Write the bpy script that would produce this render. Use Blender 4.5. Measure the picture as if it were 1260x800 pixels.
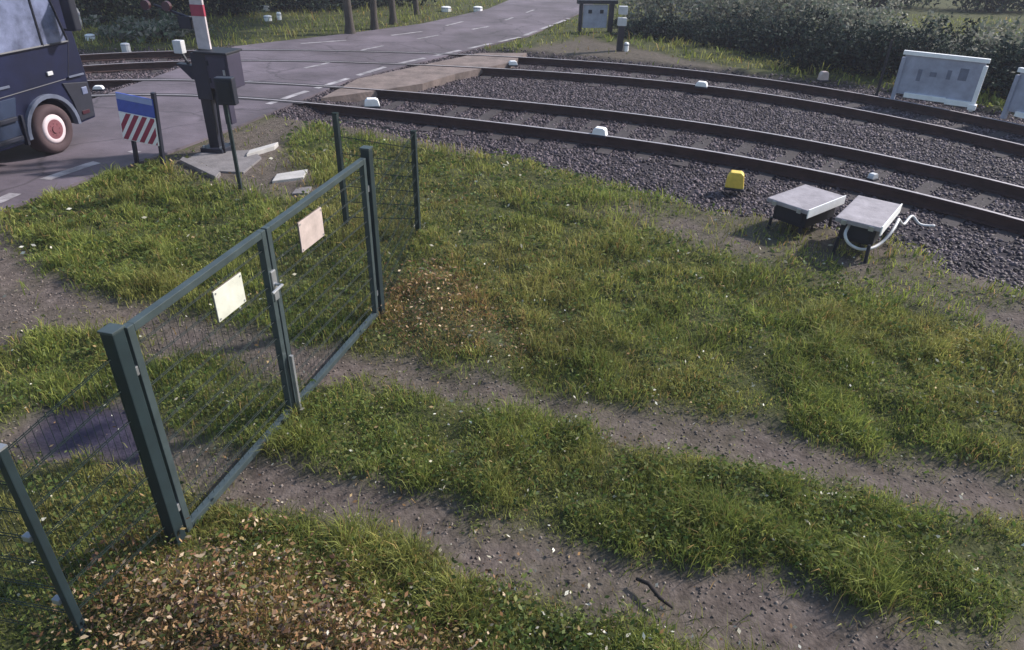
import bpy, bmesh, math, random
import numpy as np
from mathutils import Vector, Matrix
random.seed(7); rng = np.random.default_rng(7)
R = math.radians
scene = bpy.context.scene
for o in list(bpy.data.objects): bpy.data.objects.remove(o)

# ------------------------------------------------------------------ camera
F, PITCH, ROLL, H = 855.4, 0.53124, 0.026363, 3.0      # focal in px of a 1260 px wide frame, metres
def ray(px, py):
    u = (px - 630) / F; v = -(py - 400) / F
    c, s = math.cos(ROLL), math.sin(ROLL)
    u, v = c*u - s*v, s*u + c*v
    return Vector((u, math.cos(PITCH) + v*math.sin(PITCH), -math.sin(PITCH) + v*math.cos(PITCH)))
def at(px, py, z=0.0):
    """point of the plane at height z seen at this place of the photograph"""
    d = ray(px, py); t = (H - z) / -d.z
    return Vector((d.x*t, d.y*t, z))
def height(base, top):
    g = at(*base); d = ray(*top)
    t = (g.x*d.x + g.y*d.y) / (d.x*d.x + d.y*d.y)
    return H + t*d.z
fwd = ray(630, 400).normalized(); rgt = (ray(1630, 400) - ray(630, 400)).normalized(); up = rgt.cross(fwd)
cd = bpy.data.cameras.new('camera'); cam = bpy.data.objects.new('camera', cd); scene.collection.objects.link(cam)
cam.matrix_world = Matrix(((rgt.x, up.x, -fwd.x, 0), (rgt.y, up.y, -fwd.y, 0), (rgt.z, up.z, -fwd.z, H), (0, 0, 0, 1)))
cd.sensor_width = 36; cd.lens = F/1260*36; cd.clip_start = 0.05; cd.clip_end = 2000
scene.camera = cam
# ------------------------------------------------------------------ world, sun, exposure
SUN_EL, SUN_AZ = R(36), math.atan2(0.90, 0.44)          # azimuth from +Y towards +X
w = bpy.data.worlds.new('World'); scene.world = w; w.use_nodes = True
nt = w.node_tree; nt.nodes.clear()
sky = nt.nodes.new('ShaderNodeTexSky'); sky.sky_type = 'NISHITA'; sky.sun_disc = False
sky.sun_elevation = SUN_EL; sky.sun_rotation = SUN_AZ; sky.air_density = 1.6; sky.dust_density = 1.5; sky.ozone_density = 3
bg = nt.nodes.new('ShaderNodeBackground'); bg.inputs[1].default_value = 0.115
wo = nt.nodes.new('ShaderNodeOutputWorld'); nt.links.new(sky.outputs[0], bg.inputs[0]); nt.links.new(bg.outputs[0], wo.inputs[0])
sl = bpy.data.lights.new('sun', 'SUN'); sl.energy = 4.0; sl.angle = R(3.0); sl.color = (1.0, 0.93, 0.86)
so = bpy.data.objects.new('sun', sl); scene.collection.objects.link(so)
sd = Vector((math.sin(SUN_AZ)*math.cos(SUN_EL), math.cos(SUN_AZ)*math.cos(SUN_EL), math.sin(SUN_EL)))
so.rotation_euler = sd.to_track_quat('Z', 'Y').to_euler(); so.location = sd*40
scene.view_settings.view_transform = 'Standard'; scene.view_settings.look = 'None'
scene.view_settings.gamma = 1; scene.view_settings.use_curve_mapping = False
scene.view_settings.exposure = 0.62
scene.render.engine = 'CYCLES'

# ------------------------------------------------------------------ materials
def mat(name, col, rough=0.7, var=0.2, scale=6.0, bump=0.0, metal=0.0, col2=None, spec=0.5):
    m = bpy.data.materials.new(name); m.use_nodes = True; n = m.node_tree; b = n.nodes['Principled BSDF']
    b.inputs['Roughness'].default_value = rough; b.inputs['Metallic'].default_value = metal
    b.inputs['Specular IOR Level'].default_value = spec
    tc = n.nodes.new('ShaderNodeTexCoord'); nz = n.nodes.new('ShaderNodeTexNoise')
    nz.inputs['Scale'].default_value = scale; nz.inputs['Detail'].default_value = 8; nz.inputs['Roughness'].default_value = 0.65
    n.links.new(tc.outputs['Object'], nz.inputs['Vector'])
    cr = n.nodes.new('ShaderNodeValToRGB'); cr.color_ramp.elements[0].position = 0.32; cr.color_ramp.elements[1].position = 0.68
    a = [c*(1-var) for c in col]; d = list(col2) if col2 else [c*(1+var) for c in col]
    cr.color_ramp.elements[0].color = (*a, 1); cr.color_ramp.elements[1].color = (*d, 1)
    n.links.new(nz.outputs['Fac'], cr.inputs[0]); n.links.new(cr.outputs[0], b.inputs['Base Color'])
    if bump:
        bp = n.nodes.new('ShaderNodeBump'); bp.inputs['Strength'].default_value = bump; bp.inputs['Distance'].default_value = 0.02
        n2 = n.nodes.new('ShaderNodeTexNoise'); n2.inputs['Scale'].default_value = scale*6; n2.inputs['Detail'].default_value = 6
        n.links.new(tc.outputs['Object'], n2.inputs['Vector']); n.links.new(n2.outputs['Fac'], bp.inputs['Height'])
        n.links.new(bp.outputs[0], b.inputs['Normal'])
    return m
def leafmat(name, transl=0.35, spec=0.2):
    m = bpy.data.materials.new(name); m.use_nodes = True; n = m.node_tree; n.nodes.clear()
    at_ = n.nodes.new('ShaderNodeAttribute'); at_.attribute_name = 'col'
    d = n.nodes.new('ShaderNodeBsdfPrincipled'); d.inputs['Roughness'].default_value = 0.6; d.inputs['Specular IOR Level'].default_value = spec
    t = n.nodes.new('ShaderNodeBsdfTranslucent'); mx = n.nodes.new('ShaderNodeMixShader'); mx.inputs[0].default_value = transl
    o = n.nodes.new('ShaderNodeOutputMaterial')
    n.links.new(at_.outputs['Color'], d.inputs['Base Color']); n.links.new(at_.outputs['Color'], t.inputs['Color'])
    n.links.new(d.outputs[0], mx.inputs[1]); n.links.new(t.outputs[0], mx.inputs[2]); n.links.new(mx.outputs[0], o.inputs[0])
    return m
M = dict(
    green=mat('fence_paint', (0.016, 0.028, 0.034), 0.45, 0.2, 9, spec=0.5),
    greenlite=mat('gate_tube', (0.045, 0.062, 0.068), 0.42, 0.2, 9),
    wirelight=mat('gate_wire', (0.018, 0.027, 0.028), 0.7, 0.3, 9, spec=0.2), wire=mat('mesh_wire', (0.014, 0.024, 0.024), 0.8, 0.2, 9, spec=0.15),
    zinc=mat('zinc', (0.36, 0.37, 0.40), 0.4, 0.2, 12, metal=0.6),
    galv=mat('galv_white', (0.55, 0.55, 0.58), 0.5, 0.1, 12),
    sign=mat('sign_cream', (0.60, 0.60, 0.53), 0.5, 0.16, 9),
    sign2=mat('sign_pink', (0.50, 0.41, 0.39), 0.5, 0.2, 9),
    signback=mat('sign_edge', (0.15, 0.12, 0.10), 0.6),
    asphalt=mat('asphalt', (0.118, 0.098, 0.118), 0.85, 0.28, 1.1, 0.5),
    line=mat('road_paint', (0.24, 0.22, 0.24), 0.8, 0.45, 3.5, col2=(.45, .42, .45)),
    groove=mat('rubber', (0.018, 0.014, 0.02), 0.8),
    rail=mat('rail_rust', (0.046, 0.022, 0.020), 0.85, 0.35, 5, 0.2),
    sleeper=mat('sleeper', (0.036, 0.029, 0.032), 0.95, 0.35, 4, 0.4),
    railtop=mat('rail_top', (0.38, 0.34, 0.36), 0.45, 0.2, 9, metal=0.3),
    concrete=mat('concrete', (0.17, 0.155, 0.16), 0.85, 0.25, 5, 0.3),
    concrete2=mat('concrete_pale', (0.42, 0.40, 0.39), 0.8, 0.15, 5, 0.2),
    white=mat('white_paint', (0.88, 0.87, 0.89), 0.5, 0.08, 8),
    armwhite=mat('arm_white', (0.52, 0.46, 0.49), 0.6, 0.25, 4),
    grey=mat('grey_panel', (0.33, 0.34, 0.43), 0.6, 0.25, 3.0),
    panelmark=mat('panel_mark', (0.15, 0.16, 0.22), 0.7),
    dark=mat('dark_paint', (0.012, 0.014, 0.028), 0.5, 0.2, 6),
    purple=mat('box_paint', (0.036, 0.031, 0.06), 0.5, 0.15, 4),
    lid=mat('lid_grey', (0.27, 0.245, 0.275), 0.65, 0.30, 5, 0.2),
    boxbody=mat('box_body', (0.010, 0.011, 0.020), 0.6, 0.2, 7),
    yellow=mat('yellow', (0.75, 0.52, 0.08), 0.5, 0.15, 10),
    red=mat('red', (0.30, 0.035, 0.07), 0.5, 0.15, 10),
    blue=mat('blue', (0.06, 0.10, 0.42), 0.45, 0.15, 8),
    bluelite=mat('blue_pale', (0.30, 0.36, 0.60), 0.45, 0.1, 8),
    truck=mat('truck_paint', (0.005, 0.008, 0.034), 0.55, 0.4, 1.6, spec=0.25),
    truck2=mat('truck_paint_low', (0.022, 0.034, 0.07), 0.55, 0.3, 1.6, spec=0.25),
    glass=mat('glass', (0.15, 0.17, 0.27), 0.08, 0.55, 3.0, spec=1.0),  # pale mottled base colour holds the reflected sky
    tyre=mat('tyre_dusty', (0.055, 0.032, 0.038), 0.85, 0.2, 6),
    rim=mat('rim', (0.62, 0.52, 0.56), 0.5, 0.1, 6),
    hub=mat('hub', (0.17, 0.055, 0.07), 0.6),
    chrome=mat('arch_grey', (0.10, 0.115, 0.17), 0.5),
    cargo=mat('cargo', (0.33, 0.36, 0.48), 0.6, 0.12, 1.5),
    bark=mat('bark', (0.055, 0.045, 0.04), 0.9, 0.3, 6, 0.5),
    stem=mat('stem', (0.05, 0.04, 0.03), 0.9, 0.3, 6),
    wood=mat('dark_wood', (0.03, 0.022, 0.02), 0.9, 0.3, 10),
    glow=mat('lens_red', (0.045, 0.012, 0.02), 0.3),
    leaf=leafmat('leaf', 0.35), leafdark=leafmat('leafdark', 0.12, .04), blade=leafmat('blade', 0.40), litter=leafmat('litter', 0.15),
)

def wear_asphalt(m):
    n = m.node_tree; b = n.nodes['Principled BSDF']; src = b.inputs['Base Color'].links[0].from_socket
    tc = n.nodes.new('ShaderNodeTexCoord'); dist = n.nodes.new('ShaderNodeTexNoise'); dist.inputs['Scale'].default_value = 1.5; dist.inputs['Detail'].default_value = 4
    n.links.new(tc.outputs['Object'], dist.inputs['Vector'])
    mv = n.nodes.new('ShaderNodeMixRGB'); mv.inputs[0].default_value = .35; n.links.new(tc.outputs['Object'], mv.inputs[1]); n.links.new(dist.outputs['Color'], mv.inputs[2])
    vo = n.nodes.new('ShaderNodeTexVoronoi'); vo.feature = 'DISTANCE_TO_EDGE'; vo.inputs['Scale'].default_value = .75; n.links.new(mv.outputs[0], vo.inputs['Vector'])
    r = n.nodes.new('ShaderNodeValToRGB'); r.color_ramp.elements[0].position = 0; r.color_ramp.elements[0].color = (.55, .55, .55, 1); r.color_ramp.elements[1].position = .018; r.color_ramp.elements[1].color = (1, 1, 1, 1)
    n.links.new(vo.outputs['Distance'], r.inputs[0])
    big = n.nodes.new('ShaderNodeTexNoise'); big.inputs['Scale'].default_value = .4; big.inputs['Detail'].default_value = 3; n.links.new(tc.outputs['Object'], big.inputs['Vector'])
    r2 = n.nodes.new('ShaderNodeValToRGB'); r2.color_ramp.elements[0].position = .40; r2.color_ramp.elements[0].color = (.72, .70, .72, 1); r2.color_ramp.elements[1].position = .60; r2.color_ramp.elements[1].color = (1.12, 1.1, 1.14, 1)
    n.links.new(big.outputs['Fac'], r2.inputs[0])
    a = n.nodes.new('ShaderNodeMixRGB'); a.blend_type = 'MULTIPLY'; a.inputs[0].default_value = 1; n.links.new(src, a.inputs[1]); n.links.new(r.outputs[0], a.inputs[2])
    c = n.nodes.new('ShaderNodeMixRGB'); c.blend_type = 'MULTIPLY'; c.inputs[0].default_value = 1; n.links.new(a.outputs[0], c.inputs[1]); n.links.new(r2.outputs[0], c.inputs[2])
    n.links.new(c.outputs[0], b.inputs['Base Color'])
wear_asphalt(M['asphalt'])
# ------------------------------------------------------------------ helpers
C = scene.collection
def tag(o, label=None, cat=None, group=None, kind=None):
    if label: o['label'] = label
    if cat: o['category'] = cat
    if group: o['group'] = group
    if kind: o['kind'] = kind
    return o
def thing(name, label, cat, loc=(0, 0, 0), rz=0.0, group=None):
    o = bpy.data.objects.new(name, None); C.objects.link(o); o.empty_display_size = 0.1
    o.location = loc; o.rotation_euler = (0, 0, rz)
    return tag(o, label, cat, group)
class MB:
    def __init__(s): s.v = []; s.f = []
    def add(s, vs, fs):
        k = len(s.v); s.v += [tuple(v) for v in vs]; s.f += [tuple(i+k for i in f) for f in fs]; return s
    def box(s, c, d, rz=0.0, rx=0.0, ry=0.0):
        m = Matrix.Rotation(rz, 3, 'Z') @ Matrix.Rotation(ry, 3, 'Y') @ Matrix.Rotation(rx, 3, 'X')
        c = Vector(c); vs = []
        for x in (-.5, .5):
            for y in (-.5, .5):
                for z in (-.5, .5): vs.append(c + m @ Vector((x*d[0], y*d[1], z*d[2])))
        return s.add(vs, [(0,1,3,2), (4,6,7,5), (0,4,5,1), (2,3,7,6), (0,2,6,4), (1,5,7,3)])
    def tube(s, pts, r, n=10, cap=True):
        pts = [Vector(p) for p in pts]; rs = r if isinstance(r, (list, tuple)) else [r]*len(pts)
        vs = []; fs = []
        for i, p in enumerate(pts):
            t = (pts[min(i+1, len(pts)-1)] - pts[max(i-1, 0)]).normalized()
            a = Vector((0, 0, 1)) if abs(t.z) < 0.9 else Vector((1, 0, 0))
            u = t.cross(a).normalized(); v = t.cross(u)
            for k in range(n):
                th = 2*math.pi*k/n; vs.append(p + (u*math.cos(th) + v*math.sin(th))*rs[i])
        for i in range(len(pts)-1):
            for k in range(n):
                fs.append((i*n+k, i*n+(k+1) % n, (i+1)*n+(k+1) % n, (i+1)*n+k))
        if cap:
            fs.append(tuple(range(n))[::-1]); fs.append(tuple((len(pts)-1)*n+k for k in range(n)))
        return s.add(vs, fs)
    def prism(s, poly, a, b, axis='y'):
        """polygon in xz (axis y), xy (axis z) or yz (axis x), extruded from a to b"""
        def P(p, t): return {'y': (p[0], t, p[1]), 'z': (p[0], p[1], t), 'x': (t, p[0], p[1])}[axis]
        n = len(poly)
        vs = [P(p, a) for p in poly] + [P(p, b) for p in poly]
        fs = [tuple(range(n)), tuple(range(2*n-1, n-1, -1))] + [(i, (i+1) % n, n+(i+1) % n, n+i) for i in range(n)]
        return s.add(vs, fs)
    def build(s, name, m, parent=None, bevel=0.0, smooth=False, loc=None):
        me = bpy.data.meshes.new(name); me.from_pydata(s.v, [], s.f)
        bm = bmesh.new(); bm.from_mesh(me); bmesh.ops.recalc_face_normals(bm, faces=bm.faces)
        if bevel: bmesh.ops.bevel(bm, geom=[e for e in bm.edges], offset=bevel, segments=2, profile=0.6, affect='EDGES', clamp_overlap=True)
        bm.to_mesh(me); bm.free()
        if smooth:
            for p in me.polygons: p.use_smooth = True
        me.materials.append(m if not isinstance(m, str) else M[m])
        o = bpy.data.objects.new(name, me); C.objects.link(o)
        if parent: o.parent = parent
        if loc: o.location = loc
        return o
def npmesh(name, verts, faces, m, cols=None, parent=None):
    """verts (n,3); faces: list of arrays (k, nv)"""
    me = bpy.data.meshes.new(name)
    loops = np.concatenate([f.ravel() for f in faces]).astype(np.int32)
    tot = np.concatenate([np.full(len(f), f.shape[1], np.int32) for f in faces])
    st = np.concatenate([[0], np.cumsum(tot)[:-1]]).astype(np.int32)
    me.vertices.add(len(verts)); me.vertices.foreach_set('co', verts.astype(np.float32).ravel())
    me.loops.add(len(loops)); me.loops.foreach_set('vertex_index', loops)
    me.polygons.add(len(tot)); me.polygons.foreach_set('loop_start', st); me.polygons.foreach_set('loop_total', tot)
    me.update(calc_edges=True)
    if cols is not None:
        a = me.attributes.new('col', 'FLOAT_COLOR', 'POINT')
        a.data.foreach_set('color', np.concatenate([cols, np.ones((len(cols), 1))], 1).astype(np.float32).ravel())
    me.materials.append(m if not isinstance(m, str) else M[m])
    o = bpy.data.objects.new(name, me); C.objects.link(o)
    if parent: o.parent = parent
    return o
# value noise
_G = rng.random((256, 256))
def noise(x, y, s=1.0):
    x = np.asarray(x)*s + 100.3; y = np.asarray(y)*s + 57.7
    xi = np.floor(x).astype(int); yi = np.floor(y).astype(int); fx = x-xi; fy = y-yi
    fx = fx*fx*(3-2*fx); fy = fy*fy*(3-2*fy)
    g = lambda a, b: _G[a % 256, b % 256]
    return (g(xi, yi)*(1-fx)+g(xi+1, yi)*fx)*(1-fy) + (g(xi, yi+1)*(1-fx)+g(xi+1, yi+1)*fx)*fy
def fbm(x, y, s=1.0):
    return (noise(x, y, s) + .5*noise(x, y, s*2.1) + .25*noise(x, y, s*4.3))/1.75
def sdist(x, y, poly):
    """signed distance, positive inside"""
    P = np.array([(p[0], p[1]) for p in poly]); best = np.full(np.shape(x), 1e9); ins = np.zeros(np.shape(x), bool)
    for i in range(len(P)):
        a = P[i]; b = P[(i+1) % len(P)]; e = b-a
        t = np.clip(((x-a[0])*e[0]+(y-a[1])*e[1])/max(e@e, 1e-9), 0, 1)
        best = np.minimum(best, np.hypot(x-a[0]-t*e[0], y-a[1]-t*e[1]))
        c = ((a[1] > y) != (b[1] > y)) & (x < (b[0]-a[0])*(y-a[1])/(b[1]-a[1]+1e-12)+a[0]); ins ^= c
    return np.where(ins, best, -best)
def sstep(d, a, b):
    t = np.clip((d-a)/(b-a), 0, 1); return t*t*(3-2*t)
W = lambda l: [at(*p) for p in l]

# ------------------------------------------------------------------ layout of the place (on the ground)
road_near = W([(-300, 345), (0, 262), (100, 225), (200, 192), (290, 158), (370, 125), (430, 100), (500, 82), (580, 62), (650, 45), (720, 14), (735, 1)])
road_far = W([(0, 165), (110, 125), (230, 82), (290, 58), (430, 42), (520, 30), (600, 12), (640, -5)])
d0 = (road_near[1]-road_near[0]).normalized()
road_near = [road_near[0] + Vector((-.8, -6, 0))] + road_near + [road_near[-1] + Vector((2.5, 9, 0)), road_near[-1] + Vector((14, 50, 0))]
road_far = [road_far[0] + Vector((-1.3, -12, 0))] + road_far + [road_far[-1] + Vector((3.5, 12, 0)), road_far[-1] + Vector((13, 48, 0))]
ROAD = road_near + road_far[::-1]
RAILPX = [[(110,117),(230,119),(330,122),(420,129),(515,139),(620,152),(743,168),(864,185),(940,198),(1020,214),(1117,233),(1260,268),(1400,315)],
 [(100,99),(220,99),(330,102),(420,107),(490,112),(600,121),(707,131),(788,142),(848,150),(940,162),(1020,179),(1110,197),(1200,214),(1260,229),(1400,270)],
 [(100,80),(220,78),(300,75),(400,74),(490,77),(600,84),(690,88),(760,95),(830,103),(900,113),(1000,125),(1068,134),(1110,143),(1180,160),(1260,180),(1400,215)],
 [(100,66),(220,65),(300,63),(400,61),(500,62),(600,67),(650,70),(740,78),(809,85),(880,92),(960,101),(1080,115),(1200,139),(1260,154),(1400,190)]]
RAILS = []
for r in RAILPX:
    p = np.array([at(x, y, 0.03)[:2] for x, y in r])
    c = np.polyfit(p[:, 0], p[:, 1], 4); x = np.linspace(p[0, 0], p[-1, 0], 70)
    yv = np.polyval(c, x); pts = [(a, b) for a, b in zip(x, yv)]
    s0 = (yv[1]-yv[0])/(x[1]-x[0]); s1 = (yv[-1]-yv[-2])/(x[-1]-x[-2])
    pts = [(x[0]-25, yv[0]-25*s0*0.6)] + pts + [(x[-1]+6, yv[-1]+6*s1)]
    RAILS.append(np.array(pts))
BALLAST = W([(-60, 128), (100, 135), (330, 140), (430, 148), (520, 166), (620, 190), (700, 207), (800, 234), (870, 250), (960, 262), (1100, 290), (1180, 322), (1400, 390), (1700, 560)]) + \
          W([(1700, 250), (1400, 165), (1260, 140), (1080, 104), (960, 92), (880, 84), (740, 70), (650, 63), (500, 56), (300, 58), (100, 60), (-60, 61)])
PATH_A = W([(420,430),(480,440),(560,452),(700,487),(860,508),(960,528),(1060,558),(1180,573),(1400,600),(1900,690),(1900,780),(1400,665),(1200,622),(1100,608),(1000,592),(900,562),(780,546),(680,508),(560,488),(470,475),(400,470),
            (330,455),(220,440),(130,400),(60,412),(0,430),(-120,440),(-120,250),(0,270),(30,330),(110,366),(200,380),(260,395),(350,418)])
PATH_B = W([(345,572),(420,583),(520,618),(640,655),(760,688),(860,703),(980,690),(1040,735),(1150,758),(1400,790),(1900,850),(1900,940),(1400,860),(1000,850),(880,806),(760,772),(640,722),(520,682),(420,652),(340,622),(290,612),(230,600),(170,575),(100,562),(0,562),(-120,580),(-120,520),(10,520),(60,497),(160,492),(250,535)])
SOIL_C = W([(200,192),(370,127),(430,105),(520,150),(640,192),(560,190),(430,160),(390,150),(345,178),(390,235),(340,245),(225,215)])
SOIL_D = W([(740,262),(860,250),(960,245),(1100,290),(1400,340),(1400,470),(1180,385),(1050,345),(900,312)])
SHOULDER = W([(650,60),(720,45),(900,84),(1090,112),(1260,140),(1400,165),(1400,190),(1080,116),(880,92),(650,70)])
DARK_PATCH = W([(165,494),(110,490),(55,500),(20,540),(60,562),(120,560),(180,578),(200,560)])  # patch of ground coloured darker and bluer
BROWN = W([(215,676),(290,690),(370,712),(470,760),(560,810),(580,900),(90,900),(128,800),(160,725)])
BROWN2 = W([(478,350),(540,325),(600,380),(640,440),(560,440),(500,428),(468,405)])
SLABPX = [[(222,202),(244,190),(312,186),(322,196),(300,214),(252,212)], [(304,195),(338,184.5),(343,179.5),(308,189.5)],
          [(222,201),(226,197),(272,216),(266,222)], [(335,226),(341,217),(379,211),(374,221)], [(359,241),(365,234),(384,232),(379,240)]]
SLABS = [W(p) for p in SLABPX]
def slabmask(x, y): return np.max([sstep(sdist(x, y, p), -.14, -.02) for p in SLABS], 0)
def masks(x, y):
    wx = x + (fbm(x, y, 3.2)-.5)*.34; wy = y + (fbm(x+31, y+9, 3.2)-.5)*.34
    soil = np.maximum(sstep(sdist(wx, wy, PATH_A), -.20, .15), sstep(sdist(wx, wy, PATH_B), -.18, .15))
    soil = soil*(.84+.16*sstep(fbm(x+3, y+11, 2.2), .36, .56))
    soil = np.maximum(soil, .85*sstep(sdist(wx, wy, SOIL_C), -.3, .3))
    soil = np.maximum(soil, sstep(sdist(wx, wy, SOIL_D), -.5, .4)*(.55+.45*sstep(fbm(x, y, 1.9), .38, .62)))
    soil = np.maximum(soil, .8*sstep(sdist(wx, wy, SHOULDER), -.3, .2))
    soil = np.maximum(soil, slabmask(x, y))
    bal = sstep(sdist(wx, wy, BALLAST), -.25, .15)
    rd = sdist(x, y, ROAD)
    return soil, bal, rd
def terrain(x, y):
    soil, bal, rd = masks(x, y)
    z = (fbm(x, y, 0.8)-.5)*.12 + (1-soil)*((fbm(x+7, y, 2.6)-.5)*.12 + (noise(x, y, 6)-.5)*.03) - .04*soil
    z = z + .16*sstep(sdist(x, y, BROWN), -.1, .5) + .05*sstep(sdist(x, y, BROWN2), -.1, .4)
    z = z*(1-slabmask(x, y))*(1-sstep(np.hypot(x, y), 16, 30))
    z = z*(1-bal) + bal*(-.136 + (noise(x, y, 4)-.5)*.03)
    k = sstep(rd, -.7, -.05); z = z*(1-k) + k*(-.01)
    return z
# the ground: one sheet, fine near the camera, out to the horizon
def axis(a, b, st, far): 
    mid = np.arange(a, b, st); out = st*np.cumsum(1.22**np.arange(1, 45)); out = out[out < far]
    return np.concatenate([a-out[::-1], mid, mid[-1]+out])
gx = axis(-10.5, 11.5, .07, 500); gy = axis(.4, 19, .07, 500)
X, Y = np.meshgrid(gx, gy); soilg, balg, rdg = masks(X, Y); Z = terrain(X, Y)
nx, ny = len(gx), len(gy); idx = np.arange(nx*ny).reshape(ny, nx)
q = np.stack([idx[:-1, :-1], idx[:-1, 1:], idx[1:, 1:], idx[1:, :-1]], -1).reshape(-1, 4)
ground = npmesh('ground', np.stack([X, Y, Z], -1).reshape(-1, 3), [q], 'stem',
                np.stack([soilg, balg, sstep(sdist(X, Y, DARK_PATCH), -.1, .15)], -1).reshape(-1, 3))
ground.data.polygons.foreach_set('use_smooth', np.ones(len(q), bool)); tag(ground, kind='structure')
def ground_mat():
    m = bpy.data.materials.new('ground_mat'); m.use_nodes = True; n = m.node_tree; b = n.nodes['Principled BSDF']
    b.inputs['Roughness'].default_value = .95; b.inputs['Specular IOR Level'].default_value = .15
    a = n.nodes.new('ShaderNodeAttribute'); a.attribute_name = 'col'; sp = n.nodes.new('ShaderNodeSeparateColor'); n.links.new(a.outputs['Color'], sp.inputs[0])
    tc = n.nodes.new('ShaderNodeTexCoord')
    def ramp(scale, stops, detail=8):
        z = n.nodes.new('ShaderNodeTexNoise'); z.inputs['Scale'].default_value = scale; z.inputs['Detail'].default_value = detail; z.inputs['Roughness'].default_value = .7
        n.links.new(tc.outputs['Object'], z.inputs['Vector']); r = n.nodes.new('ShaderNodeValToRGB'); e = r.color_ramp.elements
        e[0].position, e[0].color = stops[0][0], (*stops[0][1], 1); e[1].position, e[1].color = stops[-1][0], (*stops[-1][1], 1)
        for p, c in stops[1:-1]: k = e.new(p); k.color = (*c, 1)
        n.links.new(z.outputs['Fac'], r.inputs[0]); return r, z
    gr, _ = ramp(3.5, [(.3, (.032, .038, .015)), (.5, (.056, .062, .024)), (.72, (.10, .096, .040))])
    so_, zs = ramp(11, [(.28, (.048, .038, .034)), (.5, (.100, .080, .072)), (.66, (.145, .118, .108)), (.8, (.26, .22, .20))])
    ba, _ = ramp(26, [(.3, (.012, .010, .014)), (.5, (.035, .030, .037)), (.75, (.08, .07, .08))])
    def mix(f, c1, c2):
        x = n.nodes.new('ShaderNodeMix'); x.data_type = 'RGBA'; n.links.new(f, x.inputs['Factor']); n.links.new(c1, x.inputs[6]); n.links.new(c2, x.inputs[7]); return x.outputs[2]
    c = mix(sp.outputs[0], gr.outputs[0], so_.outputs[0]); c = mix(sp.outputs[1], c, ba.outputs[0])
    dp, _ = ramp(9, [(.3, (.028, .025, .042)), (.7, (.060, .052, .085))]); c = mix(sp.outputs[2], c, dp.outputs[0])
    n.links.new(c, b.inputs['Base Color'])
    bp = n.nodes.new('ShaderNodeBump'); bp.inputs['Strength'].default_value = .6; bp.inputs['Distance'].default_value = .02
    z = n.nodes.new('ShaderNodeTexNoise'); z.inputs['Scale'].default_value = 40; z.inputs['Detail'].default_value = 5; n.links.new(tc.outputs['Object'], z.inputs['Vector'])
    n.links.new(z.outputs['Fac'], bp.inputs['Height']); n.links.new(bp.outputs[0], b.inputs['Normal'])
    return m
ground.data.materials.clear(); ground.data.materials.append(ground_mat())

# the road and its painted lines
mb = MB(); zr = .024
def resample(pts, n):
    p = np.array([(v[0], v[1]) for v in pts]); s = np.concatenate([[0], np.cumsum(np.hypot(*np.diff(p, axis=0).T))]); t = np.linspace(0, s[-1], n)
    return np.stack([np.interp(t, s, p[:, 0]), np.interp(t, s, p[:, 1])], 1)
poly = [(v.x, v.y) for v in ROAD]
mb.prism(poly, zr-.22, zr, 'z'); tag(mb.build('road', 'asphalt'), kind='structure')
def strip(name, pts, wd, z, m, dash=None, tagk='structure'):
    p = resample(pts, 2+int(20*len(pts))); s = np.concatenate([[0], np.cumsum(np.hypot(*np.diff(p, axis=0).T))])
    mb = MB(); n = len(p); t = np.gradient(p, axis=0); t /= np.hypot(t[:, 0], t[:, 1])[:, None]; nn = np.stack([-t[:, 1], t[:, 0]], 1)
    for i in range(n-1):
        if dash and (s[i] % (dash[0]+dash[1])) > dash[0]: continue
        a, b = p[i], p[i+1]
        mb.add([(*(a-nn[i]*wd/2), z), (*(a+nn[i]*wd/2), z), (*(b+nn[i+1]*wd/2), z), (*(b-nn[i+1]*wd/2), z)], [(0, 1, 2, 3)])
    return tag(mb.build(name, m), kind=tagk)
strip('edge_line', W([(330,130),(365,118),(410,104),(480,82),(545,68),(590,58),(640,47),(700,24)]), .13, zr+.004, 'line', (1.1, .35))
strip('edge_line', W([(-60,270),(0,250),(60,222),(110,205),(170,188)]), .16, zr+.004, 'line', (.8, .5))
strip('centre_line', W([(270,112),(330,95),(400,80),(450,62),(520,48),(600,34),(660,12)]), .10, zr+.004, 'line', (.9, 1.6))
strip('edge_line', W([(370,55),(440,50),(520,40),(580,25)]), .10, zr+.004, 'line', (1.2, 1.5))
# sandy apron beside the crossing
ap = MB().prism([tuple(at(*p)[:2]) for p in [(395,122),(440,98),(505,84),(590,66),(648,66),(628,78),(560,92),(520,104),(480,110),(440,116)]], -.22, .016, 'z').build('apron', mat('apron_sand', (.17, .13, .12), .9, .35, 3.0, .5)); tag(ap, kind='structure')
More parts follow.
